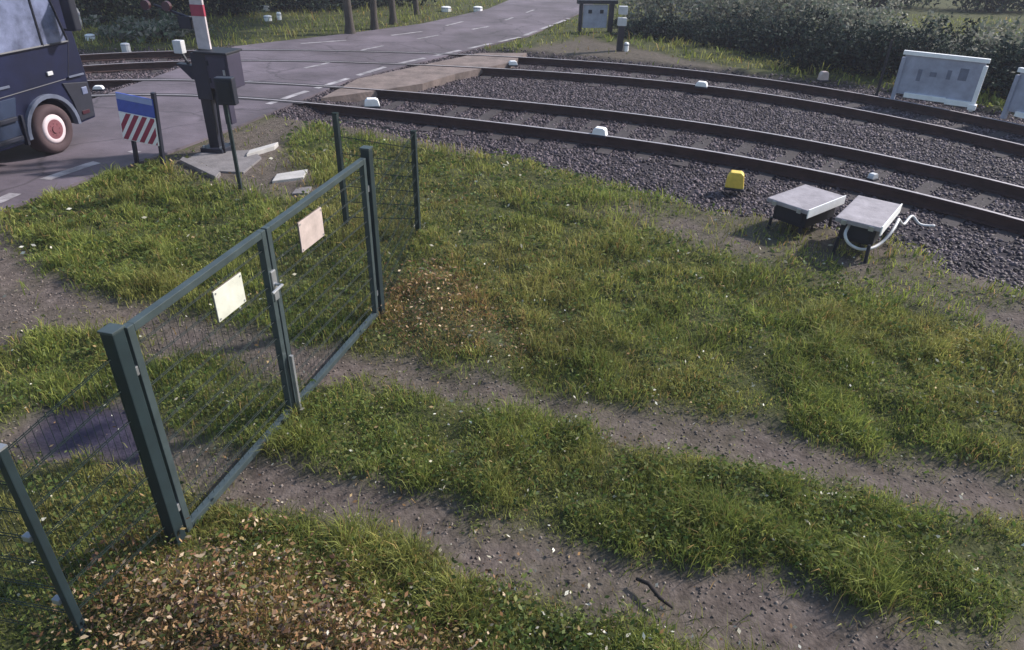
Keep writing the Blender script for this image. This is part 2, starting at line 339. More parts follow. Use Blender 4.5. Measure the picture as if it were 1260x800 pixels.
# rails
RL = ['near rail of the closer railway track, dark rusty side towards the camera', 'far rail of the closer railway track, with gravel on both sides',
      'near rail of the farther railway track beyond the gravel strip', 'farthest rail, beside the grass verge and dark bushes']
prof = [(-.07, -.15), (.07, -.15), (.07, -.14), (.010, -.122), (.010, -.040), (.034, -.030), (.034, -.004), (.030, 0), (-.030, 0), (-.034, -.004), (-.034, -.030), (-.010, -.040), (-.010, -.122), (-.07, -.14)]
for k, pts in enumerate(RAILS):
    t = np.gradient(pts, axis=0); t /= np.hypot(t[:, 0], t[:, 1])[:, None]; nn = np.stack([-t[:, 1], t[:, 0]], 1); n = len(pts); q = len(prof)
    mb = MB(); mb.add([(*(pts[i]+nn[i]*a), .03+b) for i in range(n) for a, b in prof],
                      [(i*q+j, i*q+(j+1) % q, (i+1)*q+(j+1) % q, (i+1)*q+j) for i in range(n-1) for j in range(q)])
    o = tag(mb.build('rail', 'rail'), RL[k], 'rail', 'rails of the two railway tracks')
    mb = MB(); mb.add([(*(pts[i]+nn[i]*a), .0325) for i in range(n) for a in (-.027, .027)], [(2*i, 2*i+1, 2*i+3, 2*i+2) for i in range(n-1)])
    mb.build('running_surface', 'railtop', o)
    for sgn in (-1, 1):     # flangeway in the crossing deck
        rp = np.array([p for p in pts if sdist(np.array([p[0]]), np.array([p[1]]), [(v.x, v.y) for v in ROAD])[0] > -.3])
        if len(rp) > 2:
            off = .075*sgn; tt = np.gradient(rp, axis=0); tt /= np.hypot(tt[:, 0], tt[:, 1])[:, None]
            strip('flangeway', [(p[0]-u[1]*off, p[1]+u[0]*off) for p, u in zip(rp, tt)], .075, zr+.0045, 'groove')

# sleepers, nearly buried in the ballast
SLEEP = []
RXY = [(v.x, v.y) for v in ROAD]
for tr, (ka, kb) in enumerate(((0, 1), (2, 3))):
    pa, pb = RAILS[ka][1:-1], RAILS[kb]
    sa = np.concatenate([[0], np.cumsum(np.hypot(*np.diff(pa, axis=0).T))]); first = None
    for u in np.arange(.3, sa[-1], .62):
        a = np.array([np.interp(u, sa, pa[:, 0]), np.interp(u, sa, pa[:, 1])]); t_ = np.array([np.interp(u+.05, sa, pa[:, 0]), np.interp(u+.05, sa, pa[:, 1])])-a; t_ /= np.hypot(*t_)
        nrm = np.array((-t_[1], t_[0])); v = pb-a; k = np.argmin(np.abs(v@t_)+10*((v@nrm) < 0)); gau = abs((pb[k]-a)@nrm)
        if abs((pb[k]-a)@t_) > 1 or gau > 2.6: continue
        c = a+nrm*gau/2; rd = sdist(np.array([c[0], a[0], pb[k][0]]), np.array([c[1], a[1], pb[k][1]]), RXY)
        if rd.max() > -.25: continue
        ang = math.atan2(nrm[1], nrm[0]); SLEEP.append((c, ang, gau+.9))
        lab = ('weathered dark sleeper sunk in the ballast under the closer track', 'weathered dark sleeper sunk in the ballast under the farther track')[tr]
        t = thing('sleeper', lab, 'sleeper', (c[0], c[1], 0), ang, ('sleepers of the closer track', 'sleepers of the farther track')[tr])
        MB().box((0, 0, -.187), (gau+.9, .21, .13)).build('beam', 'sleeper', t, .008)
        for sx in (-1, 1):
            for sy in (-1, 1): MB().box((sx*gau/2+sy*.06, 0, -.105), (.05, .09, .025)).build('rail_clip', 'rail', t)
def on_sleeper(c):
    r = np.zeros(len(c), bool)
    for p, a, l in SLEEP:
        d = c-p; u = d[:, 0]*math.cos(a)+d[:, 1]*math.sin(a); v = -d[:, 0]*math.sin(a)+d[:, 1]*math.cos(a); r |= (np.abs(u) < l/2-.02) & (np.abs(v) < .10)
    return r
# ballast stones on the track bed (stuff)
def stones(name, n, polyg, size, lo, hi, zo, m, cut=None):
    P = np.array([(p[0], p[1]) for p in polyg]); pts = []
    mn, mx = P.min(0), P.max(0); mn = np.maximum(mn, (-13, 0)); mx = np.minimum(mx, (15, 30)); have = 0
    while have < n:
        c = rng.random((n*2, 2))*(mx-mn)+mn; c = c[np.arctan2(np.abs(c[:, 0]), c[:, 1]) < R(48)]
        s, b, rd = masks(c[:, 0], c[:, 1]); ok = (rd < .02) & (rng.random(len(c)) < (b if cut is None else cut(c, s, b)))
        pts.append(c[ok]); have += ok.sum()
    c = np.concatenate(pts)[:n]
    if name == 'ballast_stones': c = c[(on_sleeper(c) == 0) | (rng.random(len(c)) < .35)]; n = len(c)
    z = terrain(c[:, 0], c[:, 1]) + zo
    g = (1+5**.5)/2
    ico = np.array([(-1,g,0),(1,g,0),(-1,-g,0),(1,-g,0),(0,-1,g),(0,1,g),(0,-1,-g),(0,1,-g),(g,0,-1),(g,0,1),(-g,0,-1),(-g,0,1)])/1.9
    fc = np.array([(0,11,5),(0,5,1),(0,1,7),(0,7,10),(0,10,11),(1,5,9),(5,11,4),(11,10,2),(10,7,6),(7,1,8),(3,9,4),(3,4,2),(3,2,6),(3,6,8),(3,8,9),(4,9,5),(2,4,11),(6,2,10),(8,6,7),(9,8,1)])
    s = rng.uniform(.6, 1.25, (n, 1, 3))*rng.uniform(size*.6, size*1.3, (n, 1, 1))
    v = ico[None]*(1+rng.uniform(-.25, .25, (n, 12, 1)))*s
    a = rng.uniform(0, 6.28, n); b = rng.uniform(-.6, .6, n); ca, sa, cb, sb = np.cos(a)[:, None], np.sin(a)[:, None], np.cos(b)[:, None], np.sin(b)[:, None]
    x, y, zz = v[..., 0], v[..., 1], v[..., 2]; x, zz = x*cb-zz*sb, x*sb+zz*cb; x, y = x*ca-y*sa, x*sa+y*ca
    v = np.stack([x+c[:, :1], y+c[:, 1:2], zz+z[:, None]], -1).reshape(-1, 3)
    f = (fc[None]+12*np.arange(n)[:, None, None]).reshape(-1, 3)
    k = rng.random((n, 1)); k = k**1.6
    col = np.array(lo)*(1-k)+np.array(hi)*k
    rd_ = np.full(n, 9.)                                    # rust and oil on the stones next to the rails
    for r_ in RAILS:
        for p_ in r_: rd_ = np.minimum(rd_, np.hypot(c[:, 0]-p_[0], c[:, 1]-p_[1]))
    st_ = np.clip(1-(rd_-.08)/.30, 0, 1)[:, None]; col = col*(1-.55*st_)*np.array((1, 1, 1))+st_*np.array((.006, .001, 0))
    return tag(npmesh(name, v, [f], m, np.repeat(col, 12, 0)), kind='stuff')
M['stone'] = leafmat('stone', 0.0)
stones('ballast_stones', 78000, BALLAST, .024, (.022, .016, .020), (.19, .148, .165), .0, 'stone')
allp = W([(-100, 220), (-100, 820), (1360, 820), (1360, 260), (640, 180), (400, 110)])
stones('loose_gravel', 7000, allp, .0085, (.075, .06, .053), (.25, .205, .18), .0, 'stone', lambda c, s, b: np.clip(s-.2, 0, 1)*(1-b)*.9*(1-slabmask(c[:, 0], c[:, 1]))*(sdist(c[:, 0], c[:, 1], DARK_PATCH) < 0))

# ------------------------------------------------------------------ grass (stuff)
def blades(name, n, y0, y1, hmin, hmax, wid, dens, tint):
    """n blades between the distances y0 and y1, thinning out with distance"""
    out = []; have = 0
    while have < n:
        u = rng.random(n); d = y0*(y1/y0)**u; a = rng.uniform(R(-72), R(72), n); a = np.where((np.abs(a) > R(48)) & (rng.random(n) < .6), a*.55, a)
        x = d*np.sin(a); y = d*np.cos(a); s, b, rd = masks(x, y)
        p = (1-s)**1.9*(1-b)*(rd < -.1)*np.clip(.35+1.3*fbm(x, y, 3.1), 0, 1)*dens(x, y)
        ok = rng.random(n) < p; out.append(np.stack([x[ok], y[ok]], 1)); have += ok.sum()
    c = np.concatenate(out)[:n]; n = len(c)
    c = c + rng.normal(0, .012, c.shape)
    x, y = c[:, 0], c[:, 1]; z = terrain(x, y)-.008; d = np.hypot(x, y)
    lod = np.clip(d/5, .8, 2.6)
    clump = fbm(x, y, 4.0); e = (fbm(x, y, 3)-.5)*.7; br = np.maximum(sstep(sdist(x, y, BROWN)+e, -.35, .4), sstep(sdist(x, y, BROWN2)+e*.6, -.25, .25)*.95)
    h = rng.uniform(hmin, hmax, n)*(.2+3.0*clump**2)*(.62+.5*sstep(fbm(x+77, y, .9), .35, .65))*(1+.25*(lod-1))*(1-.4*br); wv = wid*lod*rng.uniform(.7, 1.3, n)
    th = rng.uniform(0, 6.28, n); lean = rng.uniform(.2, 1.0, n); ph = rng.uniform(0, 6.28, n)
    dx, dy = np.cos(th)*wv, np.sin(th)*wv; lx, ly = np.cos(ph)*lean*h, np.sin(ph)*lean*h
    V = np.stack([np.stack([x-dx, y-dy, z], -1), np.stack([x+dx, y+dy, z], -1),
                  np.stack([x+lx*.4+dx*.7, y+ly*.4+dy*.7, z+h*.62], -1), np.stack([x+lx*.4-dx*.7, y+ly*.4-dy*.7, z+h*.62], -1),
                  np.stack([x+lx, y+ly, z+h*(1-.35*lean)], -1)], 1).reshape(-1, 3)
    i = 5*np.arange(n)[:, None]
    k1 = rng.random((n, 1)); t = fbm(x+5, y+3, .9)[:, None]
    col = np.array((.090, .135, .030))*(1-k1)+np.array((.300, .325, .078))*k1
    col = col*(1-.55*np.clip((t-.42)*3, 0, 1)) + np.array((.33, .28, .095))*(.55*np.clip((t-.42)*3, 0, 1))
    dead = (rng.random((n, 1)) < .06+.88*br[:, None]*(.75+.25*(fbm(x+9, y, 2.2) > .42))[:, None])
    col = np.where(dead, np.array((.32, .21, .085))*rng.uniform(.5, 1.6, (n, 1)), col)
    col = col*rng.uniform(.65, 1.35, (n, 1))*tint*(.6+.8*fbm(x+50, y+20, 3.5))[:, None]
    return tag(npmesh(name, V, [np.concatenate([i, i+1, i+2, i+3], 1), np.concatenate([i+3, i+2, i+4], 1)], 'blade', np.repeat(np.clip(col, 0, 1), 5, 0)), kind='stuff')
one = lambda x, y: np.ones_like(x)
blades('grass', 330000, 1.6, 13.5, .045, .115, .0032, one, 1.0)
blades('verge_grass', 40000, 12.5, 34, .05, .14, .006, one, .95)
# low broad weeds, fallen leaves and little pale flecks in the grass (stuff)
def flecks(name, n, y0, y1, size, cols, dens, zlo, zhi, m='litter'):
    out = []; have = 0
    while have < n:
        d = y0*(y1/y0)**rng.random(n); a = rng.uniform(R(-48), R(48), n); x = d*np.sin(a); y = d*np.cos(a); s, b, rd = masks(x, y)
        ok = rng.random(n) < dens(x, y, s, b)*(rd < -.1); out.append(np.stack([x[ok], y[ok]], 1)); have += ok.sum()
    c = np.concatenate(out)[:n]; x, y = c.T; z = terrain(x, y)+rng.uniform(zlo, zhi, n)
    d = rng.normal(size=(n, 3)); d[:, 2] *= .5; d /= np.linalg.norm(d, axis=1)[:, None]; e = rng.normal(size=(n, 3)); e -= (e*d).sum(1)[:, None]*d; e /= np.linalg.norm(e, axis=1)[:, None]
    s = (size*rng.uniform(.3, 1.0, n)**1.5*1.9*np.clip(np.hypot(x, y)/6, .8, 2))[:, None]; p = np.stack([x, y, z], 1)
    V = np.stack([p-d*s, p+e*s*.5, p+d*s, p-e*s*.5], 1).reshape(-1, 3); i = 4*np.arange(n)[:, None]
    cc = np.array(cols)[rng.integers(0, len(cols), n)]*rng.uniform(.7, 1.3, (n, 1))
    return tag(npmesh(name, V, [np.concatenate([i, i+1, i+2, i+3], 1)], m, np.repeat(np.clip(cc, 0, 1), 4, 0)), kind='stuff')
flecks('weeds', 52000, 1.6, 12, .015, [(.08, .13, .03), (.13, .17, .045), (.18, .19, .06), (.05, .08, .025), (.11, .14, .04)], lambda x, y, s, b: (1-.9*sstep(sdist(x, y, BROWN), -.3, .3))*(1-.7*sstep(sdist(x, y, BROWN2), -.2, .2))*(1-s)**2*(1-b)*(.15+.85*(fbm(x, y, 3.0) > .47)), .0, .10, 'blade')
bro = lambda x, y, s, b: np.maximum(sstep(sdist(x, y, BROWN)+(fbm(x, y, 3)-.5)*.9, -.35, .6), .55*sstep(sdist(x, y, BROWN2), -.2, .3))
flecks('dead_leaves', 15000, 1.5, 8, .0135, [(.22, .115, .055), (.30, .19, .10), (.14, .075, .045), (.46, .35, .24), (.20, .15, .06), (.09, .06, .05), (.10, .12, .035)], bro, .01, .17)
flecks('fallen_leaves', 4200, 1.6, 11, .013, [(.34, .24, .12), (.48, .44, .34), (.22, .13, .06), (.60, .58, .50)], lambda x, y, s, b: (.2+.6*(fbm(x, y, 1.2) > .5))*(1-b)*(1-.6*s), .01, .07)

# ------------------------------------------------------------------ gate
A = at(221, 674); B = at(468, 389); gd = (B-A); GL = gd.length; gd.normalize(); rz = math.atan2(gd.y, gd.x)
hA = height((221, 674), (140, 406)); hB = height((468, 389), (447, 183))
g = thing('double_gate', 'dark green two leaf wire gate with two pale signs across the dirt tracks', 'gate', A, rz)
PW = .070
def post(mb, x, h, w):
    mb.box((x, 0, h/2-.15), (w, w, h+.3))
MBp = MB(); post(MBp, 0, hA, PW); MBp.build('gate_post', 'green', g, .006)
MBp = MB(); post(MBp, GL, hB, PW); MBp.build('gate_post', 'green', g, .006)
M_ = (at(347, 508)-A).dot(gd)
hm = (hA+hB)/2
def leaf(x0, x1, z0a, z1a, z0b, z1b, signx, sm, nm):
    L = MB(); t = .042
    L.tube  # frame of square tube: two stiles, top and bottom rail
    def bar(p, q):
        p, q = Vector(p), Vector(q); d = q-p; ang = -math.atan2(d.z, d.x); L.box((p+q)/2, (d.length, t, t), 0, 0, ang)
    L.box((x0, 0, (z0a+z1a)/2), (t, t, z1a-z0a)); L.box((x1, 0, (z0b+z1b)/2), (t, t, z1b-z0b))
    bar((x0+t/2, 0, z1a-t/2), (x1-t/2, 0, z1b-t/2)); bar((x0+t/2, 0, z0a+t/2), (x1-t/2, 0, z0b+t/2))
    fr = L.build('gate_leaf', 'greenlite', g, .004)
    w_ = MB(); nh = 11
    for i in range(1, nh):
        f = i/nh
        for s in (-1, 1):
            w_.tube([(x0+t/2, s*.006, z0a+(z1a-z0a)*f), (x1-t/2, s*.006, z0b+(z1b-z0b)*f)],   .0022, 5)
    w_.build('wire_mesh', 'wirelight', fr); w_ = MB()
    nv = int((x1-x0)/.05)
    for i in range(1, nv):
        f = i/nv; x = x0+(x1-x0)*f
        w_.tube([(x, 0, z0a+(z0b-z0a)*f+t/2), (x, 0, z1a+(z1b-z1a)*f-t/2)],   .0012, 5)
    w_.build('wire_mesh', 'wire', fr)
    sx, sz, sw, sh = signx
    s = MB().box((sx, -.02, sz), (sw, .006, sh)).build('warning_sign', sm, fr, .002); s['label'] = nm
    MB().box((sx, -.0145, sz), (sw+.006, .004, sh+.006)).build('sign_backing', 'signback', fr)
    for bx in (-1, 1):
        for bz in (-1, 1): MB().tube([(sx+bx*(sw/2-.015), -.026, sz+bz*(sh/2-.015)), (sx+bx*(sw/2-.015), -.02, sz+bz*(sh/2-.015))], .006, 8).build('bolt', 'zinc', s)
    return fr
def on_gate(px, py):
    """distance along the gate and height of a point of the gate's plane"""
    d = ray(px, py); nrm = Vector((-gd.y, gd.x, 0)); t = (Vector((A.x, A.y, H))-Vector((0, 0, H))).dot(nrm)/d.dot(nrm); p = d*t+Vector((0, 0, H))
    return (p-Vector((A.x, A.y, 0))).dot(gd), p.z
z1 = hA*.985; z2 = hB*.965
zm = z1+(z2-z1)*(M_/GL)
s1 = on_gate(279, 365); s2 = on_gate(380, 282)
l1 = leaf(PW/2+.05, M_-.028, .05, z1, .05, zm, (s1[0], s1[1], .255, .185), 'sign', 'cream coloured sign')
l2 = leaf(M_+.028, GL-PW/2-.05, .05, zm, .05, z2, (s2[0], s2[1], .30, .205), 'sign2', 'pinkish sign')
lk = on_gate(337, 348)
MB().box((lk[0]-.028, 0, lk[1]), (.05, .06, .20)).build('lock_case', 'zinc', l1, .006)
MB().tube([(lk[0]-.028, -.03, lk[1]+.01), (lk[0]-.028, -.075, lk[1]+.01), (lk[0]-.14, -.075, lk[1]+.005)], .010, 8).build('handle', 'zinc', l1)
for x, h in ((PW/2+.012, .25), (PW/2+.012, hA-.25)): MB().box((x, 0, h), (.05, .035, .05)).build('hinge', 'zinc', g, .004)
for x, h in ((GL-PW/2-.012, .25), (GL-PW/2-.012, hB-.3)): MB().box((x, 0, h), (.05, .035, .05)).build('hinge', 'zinc', g, .004)
for x, h in ((0, hA), (GL, hB)): MB().box((x, 0, h+.006), (PW+.01, PW+.01, .012)).build('post_cap', 'greenlite', g, .003)
MB().box((M_, -.05, .25), (.022, .022, .5)).build('drop_bolt', 'zinc', l1, .002)

def wire_panel(p, q, h0, h1, parent, lift=.04):
    """double wire mesh between two points, in the parent's coordinates"""
    p, q = Vector(p), Vector(q); d = q-p; L = d.length; d.normalize(); w_ = MB()
    for i in range(8):
        f = i/7
        for s in (-1, 1):
            o = Vector((-d.y, d.x, 0))*.006*s
            w_.tube([p+o+Vector((0, 0, lift+(h0-lift)*f)), q+o+Vector((0, 0, lift+(h1-lift)*f))], .0024, 5)
    n = max(2, int(L/.034))
    for i in range(n+1):
        f = i/n; b = p.lerp(q, f); w_.tube([b+Vector((0, 0, lift-.01)), b+Vector((0, 0, h0+(h1-h0)*f+.015))], .0013, 5)
    return w_.build('wire_mesh', 'wire', parent)
# fence beyond the far gate post
P1 = at(428, 290); P2 = at(515, 290); h1 = height((428, 290), (412, 140)); h2 = height((515, 290), (505, 162))
f1 = thing('mesh_fence', 'green wire fence with two slim posts beyond the far gate post', 'fence', B)
for p, h in ((P1, h1), (P2, h2)):
    q = p-B; o = MB().box((q.x, q.y, h/2-.1), (.05, .05, h+.2), rz).build('fence_post', 'green', f1, .005)
    MB().box((q.x, q.y, h+.004), (.056, .056, .01), rz).build('post_cap', 'wire', o)
b0 = gd*(PW/2+.02)
wire_panel(b0, P2-B, h2-.02, h2-.02, f1); wire_panel(P2-B, P1-B, h2-.02, h1-.05, f1)
# fence on this side of the near gate post
Lp = at(106, 788); hL = height((106, 788), (10, 548))
f2 = thing('mesh_fence', 'green wire fence at the bottom left corner beside the near gate post', 'fence', A)
q = Lp-A; o = MB().box((q.x, q.y, hL/2-.1), (.038, .038, hL+.2), rz).build('fence_post', 'green', f2, .005)
MB().box((q.x, q.y, hL+.004), (.042, .042, .01), rz).build('post_cap', 'zinc', o)
for z in (.3, .7, hL-.08): MB().box((q.x-.035, q.y-.01, z), (.03, .04, .03), rz).build('clamp', 'zinc', o, .003)
wire_panel(-gd*(PW/2+.02), q, hA-.12, hL-.03, f2)
q2 = q+Vector((-1.5, .25, 0)); wire_panel(q, q2, hL-.03, hL-.03, f2)
MB().box((q2.x, q2.y, hL/2-.1), (.05, .05, hL+.2), rz).build('fence_post', 'green', f2, .005)

# ------------------------------------------------------------------ truck
Wb = at(77, 188, zr); fd = (at(200, 192)-at(0, 262)); phi = math.atan2(fd.y, fd.x) + R(9)
fdn = Vector((math.cos(phi), math.sin(phi), 0)); lf = Vector((-fdn.y, fdn.x, 0))
tk = thing('truck', 'dark blue truck with dusty white rimmed wheel driving along the road at the left edge', 'truck', Wb, phi)
WR = .325
arc = [(.44*math.cos(a), WR+.44*math.sin(a)) for a in np.linspace(math.pi, 0, 13)]
side = [(-1.42, .26), (-.47, .26)] + arc + [(.47, .28), (.80, .30), (.84, .62), (.83, 1.05), (.81, 1.36), (.74, 2.08), (.55, 2.42), (-1.42, 2.5)]
body = MB().prism(side, .03, 2.08).build('cab', 'truck', tk, .02)
MB().prism([(-1.38, .30), (-.52, .30), (-.52, .62), (-.44, .84), (-1.38, .84)], .012, .04).build('lower_panel', 'truck2', tk, .006)
MB().prism([(.50, .32), (.77, .33), (.81, .60), (.80, .80), (.36, .86), (.45, .62)], .010, .04).build('bumper', 'dark', tk, .008)
ring = [(.46*math.cos(a), WR+.46*math.sin(a)) for a in np.linspace(R(184), R(-4), 17)] + [(.405*math.cos(a), WR+.405*math.sin(a)) for a in np.linspace(R(-4), R(184), 17)]
MB().prism(ring, -.02, .06).build('wheel_arch', 'chrome', tk, .004)
def wheel(y, s):
    def circ(r, n=40): return [(r*math.cos(2*math.pi*i/n), WR+r*math.sin(2*math.pi*i/n)) for i in range(n)]
    wh = MB().prism(circ(.15, 24), y, y+.2*s).build('wheel', 'hub', tk)
    ring_ = MB(); n = 40
    ys = [(.195, .02), (.215, 0), (.28, -.012), (.312, .012), (.325, .05), (.325, .22), (.30, .26), (.195, .26)]
    vs = [(r*math.cos(2*math.pi*i/n), y+o*s, WR+r*math.sin(2*math.pi*i/n)) for i in range(n) for r, o in ys]; m = len(ys)
    ring_.add(vs, [(i*m+j, i*m+(j+1) % m, ((i+1) % n)*m+(j+1) % m, ((i+1) % n)*m+j) for i in range(n) for j in range(m)])
    ring_.build('tyre', 'tyre', wh, smooth=True)
    rr = MB(); ys = [(.195, .022), (.195, .10), (.11, .06), (.095, .02), (.12, .005), (.17, .0)]
    vs = [(r*math.cos(2*math.pi*i/n), y+o*s-.004*s, WR+r*math.sin(2*math.pi*i/n)) for i in range(n) for r, o in ys]; m = len(ys)
    rr.add(vs, [(i*m+j, i*m+(j+1) % m, ((i+1) % n)*m+(j+1) % m, ((i+1) % n)*m+j) for i in range(n) for j in range(m)])
    rr.build('rim', 'rim', wh, smooth=True)
    hb = MB()
    for i in range(8):
        a = 2*math.pi*i/8; hb.tube([(.078*math.cos(a), y+.03*s, WR+.078*math.sin(a)), (.078*math.cos(a), y-.004*s, WR+.078*math.sin(a))], .010, 6)
    hb.tube([(0, y+.05*s, WR), (0, y-.012*s, WR)], [.06, .05], 16); hb.build('hub', 'hub', wh)
wheel(.0, 1); wheel(2.1, -1)
wn = MB().prism([(-.86, 1.36), (.66, 1.36), (.64, 1.48), (.50, 2.06), (-.86, 2.10)], .018, .05).build('side_window', 'glass', tk)
fr = MB()
for a, b in (((-.86, 1.36), (.66, 1.36)), ((.66, 1.36), (.50, 2.06)), ((.50, 2.06), (-.86, 2.10)), ((-.86, 2.10), (-.86, 1.36)), ((.22, 1.36), (.22, 2.07))):
    fr.tube([(a[0], .016, a[1]), (b[0], .016, b[1])], .016, 6)
fr.build('frame', 'dark', wn)
MB().prism([(-1.36, 1.36), (-.98, 1.36), (-.98, 2.10), (-1.36, 2.12)], .018, .05).build('sleeper_panel', 'cargo', tk)
dr = MB()
for a, b in (((-.92, .86), (-.92, 2.2)), ((.50, .90), (.68, 1.36)), ((-.92, .86), (.45, .90))): dr.tube([(a[0], .03, a[1]), (b[0], .03, b[1])], .007, 5)
dr.build('door_seam', 'dark', tk)
MB().box((-.72, .012, 1.17), (.20, .03, .035)).build('door_handle', 'chrome', tk, .006)
mi = MB().box((.60, -.20, 1.72), (.10, .20, .40), R(-15)).build('mirror', 'dark', tk, .02)
for z in (1.97, 1.51): MB().tube([(.66, .03, z), (.63, -.18, z)], .014, 6).build('mirror_arm', 'dark', mi)
MB().box((.70, .008, .70), (.10, .02, .10)).build('headlight', 'glass', tk, .01)
MB().box((.20, .012, 1.02), (.09, .02, .05)).build('marker_lamp', 'galv', tk, .006)
for z in (.36, .60): MB().box((-.75, .0, z), (.42, .05, .05)).build('step', 'dark', tk, .006)
MB().prism([(.815, 1.40), (.752, 2.06), (.767, 2.07), (.83, 1.41)], .16, 1.95).build('windscreen', 'glass', tk)
MB().box((-.75, .014, .98), (.55, .012, .03)).build('trim_strip', 'chrome', tk, .003)
MB().box((.62, .0, .92), (.28, .02, .025)).build('trim_strip', 'chrome', tk, .003)
MB().box((.62, .004, .42), (.14, .012, .05)).build('reflector', 'glow', tk, .003)
MB().prism([(-.50, .24), (-.47, .62), (-.44, .62), (-.46, .24)], -.01, .05).build('mud_flap', 'dark', tk, .003)
MB().box((-4.4, 1.06, 1.65), (5.6, 2.1, 2.4)).build('cargo_box', 'cargo', tk, .02)
MB().box((-3.2, 1.06, .36), (5.4, .8, .16)).build('chassis', 'dark', tk, .01)
def simple_wheel(x, y0, y1):
    MB().tube([(x, y0, WR), (x, y1, WR)], WR, 24).build('wheel', 'tyre', tk)
for x in (-4.6, -5.6): simple_wheel(x, .0, .3); simple_wheel(x, 1.8, 2.1)

# ------------------------------------------------------------------ blue and striped board
b0, b1 = at(163, 192), at(203, 212); dv = (b1-b0); bw = dv.length; rzb = math.atan2(dv.y, dv.x)
rzb = R(-12); bw = (at(203, 205)-at(152, 205)).length
hb_ = height((203, 212), (195, 113))
sb = thing('striped_board', 'low roadside board, blue above with red and white slanted stripes below', 'sign', at(178, 205), rzb)
zb0, zb1 = height((203, 212), (198, 181))-.0, height((203, 212), (196, 121))
xr = bw*.50; xl = -bw*.47
MB().box((xr-.0, .03, hb_/2-.1), (.05, .05, hb_+.2)).build('post', 'dark', sb, .004)
MB().box((xl+.12, .03, zb0/2), (.045, .045, zb0+.3)).build('post', 'dark', sb, .004)
zs = zb0+(zb1-zb0)*.60
MB().box(((xl+xr)/2, 0, (zb0+zs)/2), (xr-xl, .02, zs-zb0)).build('striped_plate', 'white', sb, .003)
bp_ = MB().box(((xl+xr)/2, 0, (zs+.006+zb1)/2), (xr-xl, .024, zb1-zs-.006)).build('blue_plate', 'blue', sb, .003)
MB().box(((xl+xr)/2, -.0135, zb1-(zb1-zs)*.17), (xr-xl-.01, .004, (zb1-zs)*.30)).build('pale_band', 'bluelite', bp_)
wS = xr-xl-.02; h0_, h1_ = zb0+.008, zs-.008; hS = h1_-h0_
sp_ = [o for o in sb.children if o.name.startswith('striped_plate')][0]
for i in range(-1, 5):
    x0 = xl+.01+i*wS*.235; ww = wS*.135; sk = hS*.62; pts = []
    poly_ = [(x0, h0_), (x0+ww, h0_), (x0+ww+sk, h1_), (x0+sk, h1_)]
    def clip(P, f):
        out = []
        for a, b in zip(P, P[1:]+P[:1]):
            fa, fb = f(a), f(b)
            if fa >= 0: out.append(a)
            if fa*fb < 0: t = fa/(fa-fb); out.append((a[0]+(b[0]-a[0])*t, a[1]+(b[1]-a[1])*t))
        return out
    poly_ = clip(poly_, lambda p: p[0]-xl-.01)
    if len(poly_) > 2: poly_ = clip(poly_, lambda p: xr-.01-p[0])
    if len(poly_) > 2: MB().prism(poly_, -.0135, -.0105).build('red_stripe', 'red', sp_)
sb.rotation_euler.y = R(6)

# ------------------------------------------------------------------ crossing barrier machine
Bp = at(268, 186)
hs = lambda y: height((268, 186), (268, y))
cb = thing('crossing_barrier', 'level crossing barrier machine with dark boxes and raised red and white arm', 'barrier', Bp, R(-10))
k = (at(278, 186)-at(268, 186)).length/10          # metres per photo pixel across
X_ = lambda px: (px-268+16)*k
MB().box((X_(253), 0, hs(100)/2), (.15, .15, hs(100))).box((X_(253), 0, .03), (.34, .34, .10)).build('pedestal', 'dark', cb, .008)
MB().box((X_(277), .02, (hs(103)+hs(150))/2), (.10, .12, hs(103)-hs(150))).build('cable_duct', 'purple', cb, .006)
zb_, zt_ = hs(119), hs(62)
MB().box((X_(258), .02, (zb_+zt_)/2), (.22, .34, zt_-zb_)).build('drive_box', 'dark', cb, .012)
mb_ = MB().box((X_(283), -.01, (hs(104)+zt_)/2), (k*28, .34, zt_-hs(104))).build('mechanism_box', 'purple', cb, .012)
MB().box((X_(283), -.185, (hs(104)+zt_)/2), (k*22, .01, (zt_-hs(104))*.8)).build('door', 'purple', mb_, .003)
for zz in (.25, .75): MB().box((X_(283)-k*11.5, -.19, hs(104)+(zt_-hs(104))*zz), (.02, .02, .06)).build('hinge', 'boxbody', mb_, .003)
MB().box((X_(283)+k*8, -.196, (hs(104)+zt_)/2), (.03, .012, .07)).build('door_lock', 'zinc', mb_, .003)
MB().box((X_(277), .0, zt_+.015), (k*42, .42, .03)).build('top_cover', 'boxbody', cb, .008)
MB().tube([(X_(268), -.12, .02), (X_(268), -.12, .25), (X_(270), -.10, hs(112)), (X_(274), -.06, hs(104))], .018, 8).build('cable', 'boxbody', cb, smooth=True)
for bx in (-.13, .13):
    for by in (-.13, .13): MB().tube([(X_(253)+bx, by, .08), (X_(253)+bx, by, .105)], .018, 6).build('bolt', 'zinc', cb)
MB().prism([(X_(222), hs(78)), (X_(248), hs(80)), (X_(248), hs(98)), (X_(240), hs(97))], -.06, .06).build('counterweight', 'dark', cb, .01)
MB().box((X_(228), .0, (hs(50)+hs(66))/2), (k*11, .10, hs(50)-hs(66))).build('flash_lamp', 'galv', cb, .01)
MB().tube([(X_(230), 0, hs(66)), (X_(236), 0, hs(80))], .02, 8).build('lamp_bracket', 'dark', cb)
zA, zB = hs(58), hs(58)+3.6
arm = MB().box((X_(264), -.05, (zA+zB)/2), (k*16, .035, zB-zA)).build('barrier_arm', 'armwhite', cb, .004)
step = (hs(4)-hs(18)); z = hs(18)
while z < zB-.3:
    MB().box((X_(264), -.05, z+step/2), (k*16+.004, .039, step)).build('red_band', 'red', arm); z += step*2.2
MB().tube([(X_(252), .05, zt_), (X_(252), .05, hs(20))], .03, 8).build('arm_support', 'dark', cb)
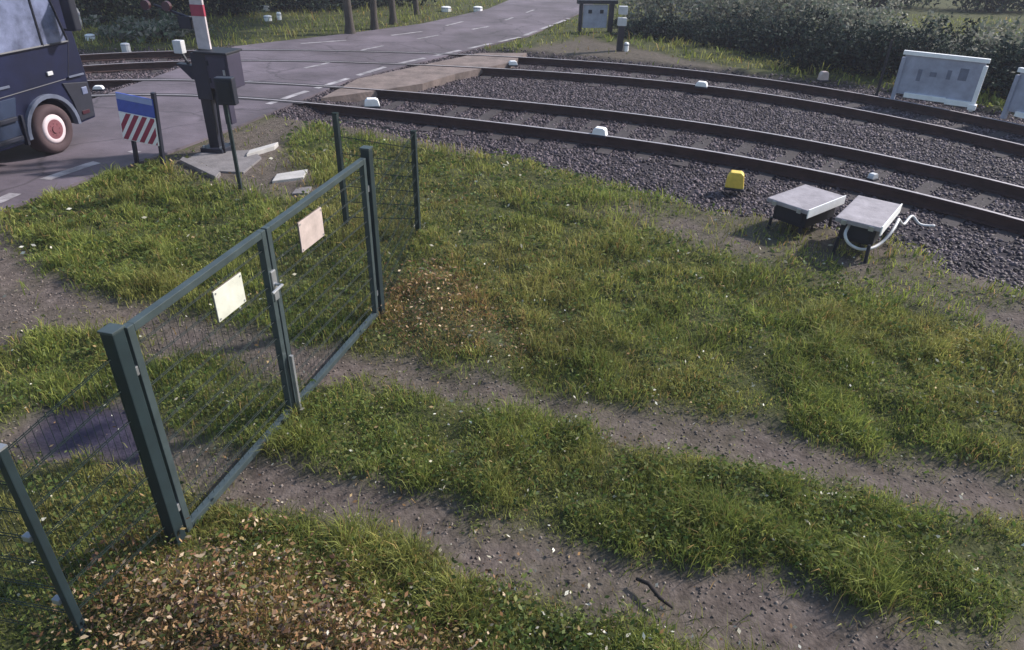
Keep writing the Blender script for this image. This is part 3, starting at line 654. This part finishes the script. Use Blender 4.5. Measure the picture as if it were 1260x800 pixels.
MB().box((X_(240), .05, hs(28)), (k*16, .06, k*14)).build('red_lamp_plate', 'dark', cb, .01)
for dx in (-.05, .05): MB().tube([(X_(211)+dx*3, .0, hs(8)), (X_(211)+dx*3, -.05, hs(8))], .06, 14).build('warning_lamp', 'glow', cb)
MB().tube([(X_(205), .03, hs(8)), (X_(252), .05, hs(24))], .018, 8).build('lamp_arm', 'dark', cb)

# slim post with black box on top
sp = at(297, 237); k2 = (at(307, 237)-at(297, 237)).length/10; h_ = height((297, 237), (291, 122))
pp = thing('sensor_post', 'slim grey post with a small black box on top beside the barrier machine', 'post', sp)
MB().box((0, 0, h_/2-.1), (.038, .038, h_+.2)).build('pole', 'green', pp, .004)
MB().box((.04, 0, h_+.10), (k2*21, .12, .30)).build('head_box', 'dark', pp, .012)
MB().box((.04, -.065, h_+.10), (k2*15, .01, .22)).build('lens', 'boxbody', pp, .004)

# ------------------------------------------------------------------ concrete slabs
def slab(name, px, h, m, label, cat, group=None):
    p = W(px); c = sum(p, Vector())/len(p)
    mb = MB(); mb.prism([(v.x-c.x, v.y-c.y) for v in p], -.12, h, 'z')
    o = mb.build(name, m, bevel=.008, loc=(c.x, c.y, 0)); tag(o, label, cat, group); return o
slab('concrete_slab', SLABPX[0], .025, 'concrete', 'grey concrete foundation slab under the barrier machine', 'slab')
slab('concrete_kerb', SLABPX[1], .06, 'concrete2', 'bright white kerb stone right of the slim post', 'kerb stone')
slab('concrete_kerb', SLABPX[2], .05, 'concrete', 'long grey kerb stone lying slanted before the barrier slab', 'kerb stone')
slab('paving_slab', SLABPX[3], .035, 'concrete2', 'pale paving slab in the grass, the larger of two near the gate', 'paving slab')
slab('paving_slab', SLABPX[4], .03, 'concrete', 'small grey paving slab in the grass behind the gate top rail', 'paving slab')

# ------------------------------------------------------------------ trackside boxes with pale lids
def relay_box(corners, label, zb, legs):
    p = [at(x, y, zb) for x, y in corners]; c = sum(p, Vector())/4; c.z = 0
    ex = (p[1]-p[0]+p[2]-p[3])/2; rzx = math.atan2(ex.y, ex.x); lx = ex.length; ey = ((p[3]-p[0])+(p[2]-p[1]))/2; u = ex.normalized(); ly = abs(ey.dot(Vector((-u.y, u.x, 0))))
    b = thing('relay_box', label, 'junction box', c, rzx, 'trackside boxes on legs')
    l = MB().box((0, 0, zb-.02), (lx, ly, .05)).build('lid', 'lid', b, .012)
    MB().box((lx/2+.004, 0, zb-.035), (.012, ly-.01, .10)).build('sunlit_end', 'white', l, .002)  # sunlit right end of the lid, its brightness painted as a white strip
    MB().box((0, .03, zb-.05-.10), (lx-.10, ly-.16, .20)).build('body', 'boxbody', b, .01)
    MB().box((0, -(ly-.16)/2+.024, zb-.14), (lx-.20, .012, .13)).build('door', 'dark', b, .004)
    for sx in (-1, 1):
        for sy in (-1, 1):
            MB().tube([(sx*(lx/2-.07), sy*(ly/2-.06), zb-.22), (sx*(lx/2-.05), sy*(ly/2-.05), -.25)], .018, 8).build('leg', 'dark', b)
    for sx in (-1, 1): MB().box((sx*lx*.3, -ly/2-.004, zb-.03), (.05, .012, .05)).build('latch', 'zinc', l, .003)
    for sx in (-.25, .0, .25): MB().tube([(sx*lx, .05, zb-.24), (sx*lx, .05, -.12)], .012, 8).build('cable_gland', 'dark', b)
    return b, lx, ly
rb1 = relay_box([(951,247),(1004,262),(1031,240),(984,224)], 'grey lidded trackside box nearer the yellow block', .34, 1)
rb2 = relay_box([(1028,268),(1086,281),(1108,252),(1056,240)], 'grey lidded trackside box with white cables, the right one', .40, 1)
def cable(px, r, label, m='galv'):
    pts = [at(x, y, z) for x, y, z in px]
    out = []
    for i in range(len(pts)-1):
        p0 = pts[max(i-1, 0)]; p1 = pts[i]; p2 = pts[i+1]; p3 = pts[min(i+2, len(pts)-1)]
        for j in range(6):
            t = j/6; out.append(.5*((2*p1)+(p2-p0)*t+(2*p0-5*p1+4*p2-p3)*t*t+(3*p1-p0-3*p2+p3)*t**3))
    out.append(pts[-1]); tag(MB().tube(out, r, 8).build('cable', m, smooth=True), label, 'cable')
cable([(1045,277,.32),(1040,288,.26),(1044,299,.18),(1056,306,.12),(1070,306,.11),(1084,299,.14),(1098,284,.24),(1106,270,.30)], .016, 'white cable looping below the right trackside box')
cable([(1106,270,.22),(1112,276,.10),(1122,266,.12),(1132,276,.03),(1150,278,.02)], .015, 'short white cable end lying right of the trackside boxes')
cable([(968,258,.22),(965,268,.10),(972,272,.02),(985,268,.05)], .012, 'thin grey cable under the left trackside box', 'zinc')

# ------------------------------------------------------------------ small markers on the track
def marker(px, wpx, hpx, m, label, cat='track marker', z=0.0, name='track_marker', rz=.2, group='white markers on the track'):
    p = at(px[0], px[1]+hpx/2, z); w_ = (at(px[0]+wpx/2, px[1]+hpx/2, z)-at(px[0]-wpx/2, px[1]+hpx/2, z)).length
    b = thing(name, label, cat, p, rz, group); hh = w_*hpx/wpx*.95
    MB().box((0, 0, .01+z*0), (w_*1.05, w_*.8, .03)).build('base_plate', 'dark', b, .004)
    MB().prism([(-w_/2, .02), (w_/2, .02), (w_*.40, hh*.85), (w_*.25, hh), (-w_*.3, hh), (-w_*.45, hh*.7)], -w_*.28, w_*.28).build('body', m, b, min(.015, w_*.06))
    return b
marker((458,126), 19, 11, 'white', 'white block at the left end of the closer track, just off the road', z=.0)
marker((738,162), 18, 11, 'white', 'white block against the near rail of the closer track', z=.0, rz=-.4)
marker((863,104), 14, 7, 'white', 'white block beside the near rail of the farther track', z=.0, rz=-.4)
marker((631,78), 11, 6, 'white', 'small white block at the road end of the farther track', z=-.05)
marker((1073,217), 12, 8, 'galv', 'small grey clip between the rails above the two trackside boxes', z=-.08, rz=.6)
marker((1012,94), 11, 11, 'sign2', 'small pinkish marker beyond the farthest rail near dark bushes', z=-.02, group=None)
marker((122,108), 13, 6, 'white', 'white block on the track just ahead of the truck', z=0)
marker((903,221), 22, 22, 'yellow', 'yellow block beside the near rail, left of the trackside boxes', 'yellow block', z=-.06, name='yellow_block', rz=-.3, group=None)

# ------------------------------------------------------------------ framed panels at the right
def framed(xl, xr, yb_l, yb_r, ytop_l, ytop_r, label, marks):
    p, q = at(xl, yb_l+8), at(xr, yb_r+8); d = q-p; L = d.length; r_ = math.atan2(d.y, d.x)
    b = thing('framed_panel', label, 'panel', p, r_, 'pale framed panels beyond the tracks')
    zt = (height((xl, yb_l+8), (xl, ytop_l))+height((xr, yb_r+8), (xr, ytop_r)))/2; z0 = .06; t = .075
    pn_ = MB().box((L/2, .02, (z0+zt)/2), (L-t*1.2, .05, zt-z0-t)).build('panel', 'grey', b, .004)
    f = MB(); f.box((L/2, 0, zt-t/2), (L, .09, t)); f.box((L-t/2, 0, zt/2-t/2-.05), (t, .088, zt-t+.0)); f.build('frame', 'white', b, .005)
    MB().box((t/2, 0, zt/2-t/2-.05), (t, .088, zt-t)).build('end_post', 'grey', b, .005)
    MB().box((L*.40, -.01, z0+.03), (L*.50, .09, .09)).box((L*.80, -.008, z0+.01), (L*.30, .088, .10)).build('bottom_rail', 'white', b, .005)
    MB().box((L-t/2, -.0, .03), (.14, .16, .10)).build('foot', 'white', b, .01)
    if marks:
        for x, z, w_, h in ((.76, .62, .10, .26), (.42, .55, .08, .1), (.26, .50, .05, .26), (.60, .58, .05, .2)):
            MB().box((L*x, -.0065, z0+(zt-z0)*z), (L*w_, .008, (zt-z0)*h)).build('dark_mark', 'panelmark', pn_)
    return b
framed(1096, 1198, 112, 126, 60, 71, 'pale panel with white frame and dark blotches beyond the farther track', True)
framed(1233, 1345, 134, 162, 84, 98, 'plain pale panel with white top edge, cut by the right picture edge', False)
fp = at(1079, 116); tag(MB().box((0, 0, .5), (.04, .04, 1.1)).build('fence_stake', 'boxbody', loc=fp), 'thin grey stake left of the framed panel', 'stake')

# ------------------------------------------------------------------ frame stand, post and stakes at the top
p, q = at(713, 40), at(750, 40); d = q-p; L = d.length; hB_ = height((713, 40), (712, 4))
bn = thing('board_stand', 'dark goal shaped stand holding a pale board with two dark dots by the road', 'notice stand', p, math.atan2(d.y, d.x))
for x in (0, L): MB().box((x, 0, hB_/2), (.10 if x == 0 else .15, .10, hB_)).build('leg', 'dark', bn, .006)
MB().box((L/2+.02, 0, hB_+.04), (L+.30, .14, .10)).build('top_bar', 'dark', bn, .006)
pb = MB().box((L/2-.02, .01, hB_*.56), (L*.80, .04, hB_*.80)).build('board', 'grey', bn, .004)
for x in (.30, .68): MB().box((L*x, -.014, hB_*.72), (.11, .014, .10)).build('dark_dot', 'dark', pb)
wp = at(762, 62); hw = height((762, 62), (762, 4)); kk = (at(770, 62)-at(760, 62)).length/10
wpt = thing('signal_post', 'dark short post carrying two pale boxes right of the board stand', 'signal post', wp)
MB().box((0, 0, hw*.28), (kk*7, kk*7, hw*.56)).build('pole', 'dark', wpt, .006)
for z in (.62, .86): MB().box((0, -.02, hw*z), (kk*10, kk*8, hw*.17)).build('signal_box', 'galv', wpt, .01)
wm = at(770, 62); wms = thing('white_bollard', 'stubby white bollard at the foot of the signal post', 'bollard', wm)
MB().tube([(0, 0, -.1), (0, 0, .17), (0, 0, .20)], [.075, .07, .04], 12).build('shaft', 'white', wms); MB().tube([(0, 0, .12), (0, 0, .15)], .075, 12).build('band', 'grey', wms)
tp = at(866, 32); o = thing('thin_pole', 'thin dark pole standing among the scrub right of the signal post', 'pole', tp)
MB().tube([(0, 0, -.1), (0, 0, 2.4)], .05, 10).build('shaft', 'dark', o); MB().tube([(0, 0, 2.4), (0, 0, 2.43)], .055, 10).build('cap', 'boxbody', o)

# white bits along the far verge and top left
def bollard(px, wpx, hpx, label, m='white'):
    p = at(*px); k = (at(px[0]+5, px[1])-at(px[0]-5, px[1])).length/10; r = wpx*k/2; h = height(px, (px[0], px[1]-hpx))
    b = thing('roadside_marker', label, 'roadside marker', p, 0, 'white roadside markers')
    MB().tube([(0, 0, -.1), (0, 0, h*.9), (0, 0, h)], [r, r, r*.7], 12).build('shaft', m, b); MB().tube([(0, 0, h*.62), (0, 0, h*.76)], r*1.04, 12).build('band', 'grey', b)
bollard((549, 14), 12, 6, 'white roadside marker on the far verge, left of two side by side'); bollard((588, 14), 11, 6, 'white roadside marker on the far verge, right of two side by side')
bollard((330, 26), 10, 7, 'low white marker on the dark verge left of the tree trunks'); bollard((344, 25), 6, 10, 'slim white marker close to the low one on the dark verge')
bollard((325, 13), 14, 6, 'white marker at the hedge foot above the slim marker')
bollard((112, 50), 12, 8, 'bright white marker behind the truck bonnet'); bollard((96, 35), 13, 26, 'tall pale post just right of the truck cab', 'galv')
bollard((113, 18), 6, 12, 'thin white post in the hedge right of the truck cab'); bollard((137, 10), 10, 18, 'pale post at the top edge, left of the white post pair', 'galv')
bollard((157, 8), 8, 14, 'white post at the top edge between truck and barrier'); bollard((155, 60), 11, 7, 'grey stump on the gravel verge before the far rails', 'galv')

# a dark stick on the path
a, b = at(783, 712, .02), at(828, 748, .02); 
tag(MB().tube([a, a.lerp(b, .3)+Vector((.01, .015, .01)), a.lerp(b, .7)+Vector((-.01, .0, .008)), b], [.010, .013, .012, .007], 7).build('stick', 'wood', smooth=True), 'dark stick lying on the lower dirt track', 'stick')

# ------------------------------------------------------------------ bushes and trees
def crown(name, blobs, n, ls, cols, parent, seed, m_='leaf'):
    g = np.random.default_rng(seed); P = []; vol = np.array([b[3]*b[4]*b[5] for b in blobs])**(2/3); cnt = (n*vol/vol.sum()).astype(int)
    for (cx, cy, cz, rx, ry, rz_), m in zip(blobs, cnt):
        v = g.normal(size=(m, 3)); v /= np.linalg.norm(v, axis=1)[:, None]; r = g.random((m, 1))**.45
        bump = .75+.5*noise(v[:, 0]*2+cx*3, v[:, 1]*2+v[:, 2]*2+cy*3, 1.3)[:, None]
        P.append(v*r*bump*np.array((rx, ry, rz_))+np.array((cx, cy, cz)))
    p = np.concatenate(P); p = p[p[:, 2] > .01]; n = len(p)
    d = g.normal(size=(n, 3)); d /= np.linalg.norm(d, axis=1)[:, None]; e = g.normal(size=(n, 3)); e -= (e*d).sum(1)[:, None]*d; e /= np.linalg.norm(e, axis=1)[:, None]
    s = ls*g.uniform(.5, 1.3, (n, 1)); V = np.stack([p-d*s, p+e*s*.45, p+d*s, p-e*s*.45], 1).reshape(-1, 3); i = 4*np.arange(n)[:, None]
    cc = np.array(cols)[g.integers(0, len(cols), n)]*g.uniform(.65, 1.35, (n, 1))
    return npmesh(name, V, [np.concatenate([i, i+1, i+2, i+3], 1)], m_, np.repeat(np.clip(cc, 0, 1), 4, 0), parent)
def bush(base, rx, ry, h, n, ls, cols, label, seed, group, cat='bush', name='bush'):
    t = thing(name, label, cat, base, 0, group); g = random.Random(seed)
    bl = [(g.uniform(-.5, .5)*rx, g.uniform(-.4, .4)*ry, h*g.uniform(.3, .72), rx*g.uniform(.45, .75), ry*g.uniform(.45, .75), h*g.uniform(.22, .42)) for _ in range(9)]
    bl += [(g.uniform(-.6, .6)*rx, g.uniform(-.5, .2)*ry, h*.18, rx*.5, ry*.5, h*.25) for _ in range(4)]
    bl += [(g.uniform(-1, 1)*rx, g.uniform(-.5, .5)*ry, h*g.uniform(.8, 1.08), rx*g.uniform(.06, .16), ry*g.uniform(.1, .2), h*g.uniform(.15, .32)) for _ in range(9)]
    crown('foliage', bl, n, ls, cols, t, seed, 'leafdark' if cols is DK else 'leaf')
    m = MB()
    for _ in range(7):
        a = g.uniform(0, 6.28); m.tube([(g.uniform(-.1, .1), g.uniform(-.1, .1), -.1), (math.cos(a)*rx*.25, math.sin(a)*ry*.25, h*.4), (math.cos(a)*rx*.5, math.sin(a)*ry*.5, h*.8)], [.03, .02, .008], 6)
    m.build('stems', 'stem', t); return t
DK = [(.020, .034, .030), (.030, .046, .036), (.040, .058, .042), (.016, .026, .026)]
PALE = [(.17, .19, .15), (.24, .24, .20), (.13, .16, .11), (.28, .27, .23)]
MID = [(.065, .098, .058), (.09, .125, .072), (.05, .075, .05)]
hg = 'dark bushes along the far side of the tracks'
names = ['small low dark bush next to the white bollard', 'low dark bush, second along the hedge from the signal post', 'dark bush at the middle of the hedge below the pale scrub',
         'tall dark bush above the pinkish marker', 'dense dark bush just left of the thin grey stake', 'dark bush directly behind the blotched framed panel', 'dark bush between the two pale panels', 'dark bush at the right picture edge behind the plain panel']
for i, (px, py, rx, h) in enumerate([(800,44,1.2,.38),(850,48,1.4,.55),(905,57,1.4,.60),(962,67,1.3,.95),(1022,83,1.4,.85),(1100,93,1.5,1.1),(1195,109,1.3,.85),(1285,122,1.5,.95)]):
    bush(at(px, py), rx, .9, h, 5200, .055, DK, names[i], 40+i, hg)
nm = ['pale dry scrub behind the thin dark pole', 'pale scrub clump left of the hedge middle', 'pale grey green scrub clump behind the tall dark bush', 'pale scrub at the top edge before the grass strip', 'grey green scrub behind the blotched framed panel', 'grey green scrub at the top right before the grass strip']
for i, (px, py, rx, h, c) in enumerate([(830,30,2.0,1.2,PALE),(905,38,2.1,1.5,PALE),(975,48,2.0,1.6,PALE),(1050,60,1.7,1.15,PALE),(1130,76,1.6,.95,PALE),(1225,92,1.6,1.0,PALE)]):
    bush(at(px, py), rx, 1.2, h, 4200, .07, c, nm[i], 70+i, 'pale scrub behind the hedge')
nm = ['dark far bush at the top edge right of the thin pole', 'dark far bush at the top edge above the grass strip', 'dark far bush in the top right corner']
for i, (px, py, rx, h) in enumerate([(925,6,3.0,1.6),(1080,8,3.2,1.3),(1230,14,3.0,1.5)]):
    bush(at(px, py), rx, 1.5, h, 3600, .10, DK+MID, nm[i], 90+i, 'far bushes at the top edge')
# top left: hedge and trees across the road
nm = ['dark hedge bush between truck and barrier arm', 'dark hedge bush left of the barrier arm', 'dark hedge bush right of the barrier arm', 'dark hedge bush behind the slim white marker', 'dark hedge bush behind the first tree trunk', 'dark hedge bush behind the right hand tree trunks', 'low grey green shrub on the far verge left of the barrier']
for i, (px, py, rx, h, c) in enumerate([(125,28,2.2,1.6,DK+MID),(200,22,2.2,1.6,DK),(285,16,2.4,1.6,DK),(350,12,2.4,1.6,DK),(415,8,2.3,1.6,DK),(480,4,2.4,1.6,DK),(190,46,1.6,.45,MID+PALE)]):
    bush(at(px, py), rx, 1.3, h, 4200, .08, c, nm[i], 110+i, 'bushes across the road')
def tree(px, r, h, label, seed):
    t = thing('tree', label, 'tree', at(*px), 0, 'trees on the far verge'); g = random.Random(seed)
    lean = g.uniform(-.25, .25)
    MB().tube([(0, 0, -.2), (0, 0, .05), (0, 0, .3), (lean*.3, 0, h*.3), (lean, .1, h*.6), (lean*1.2, .2, h*.95)], [r*1.6, r*1.35, r, r*.85, r*.6, r*.15], 12).build('trunk', 'bark', t, smooth=True)
    for k in range(7):
        a = g.uniform(0, 6.28); z0 = h*g.uniform(.4, .7); l = h*.3
        MB().tube([(lean*z0/h, 0, z0), (lean*z0/h+math.cos(a)*l*.5, math.sin(a)*l*.5, z0+l*.35), (lean*z0/h+math.cos(a)*l, math.sin(a)*l, z0+l*.8)], [r*.4, r*.25, r*.06], 8).build('limb', 'bark', t, smooth=True)
    bl = [(g.uniform(-1, 1)*h*.22, g.uniform(-1, 1)*h*.22, h*g.uniform(.62, 1.0), h*.15, h*.15, h*.11) for _ in range(14)]
    crown('crown', bl, 5000, .10, MID, t, seed)
tree((431, 42), .12, 6.5, 'leftmost verge tree with dark trunk beside the far road edge', 201); tree((461, 36), .10, 6, 'second verge tree from the left at the far road edge', 202)
tree((484, 30), .10, 6.5, 'third verge tree from the left at the far road edge', 203); tree((512, 18), .09, 6, 'rightmost verge tree at the far road edge', 204)


# ------------------------------------------------------------------ thin lilac volume added to imitate lens glare and lift the tones
veil = MB().box((0, 26, 4.6), (90, 66, 12)).build('glare_veil', 'stem'); tag(veil, kind='stuff')
m = bpy.data.materials.new('glare_veil_volume'); m.use_nodes = True; n = m.node_tree; n.nodes.clear()
v = n.nodes.new('ShaderNodeVolumePrincipled'); v.inputs['Color'].default_value = (.80, .78, .95, 1); v.inputs['Density'].default_value = .0016
o = n.nodes.new('ShaderNodeOutputMaterial'); n.links.new(v.outputs[0], o.inputs['Volume'])
veil.data.materials.clear(); veil.data.materials.append(m)
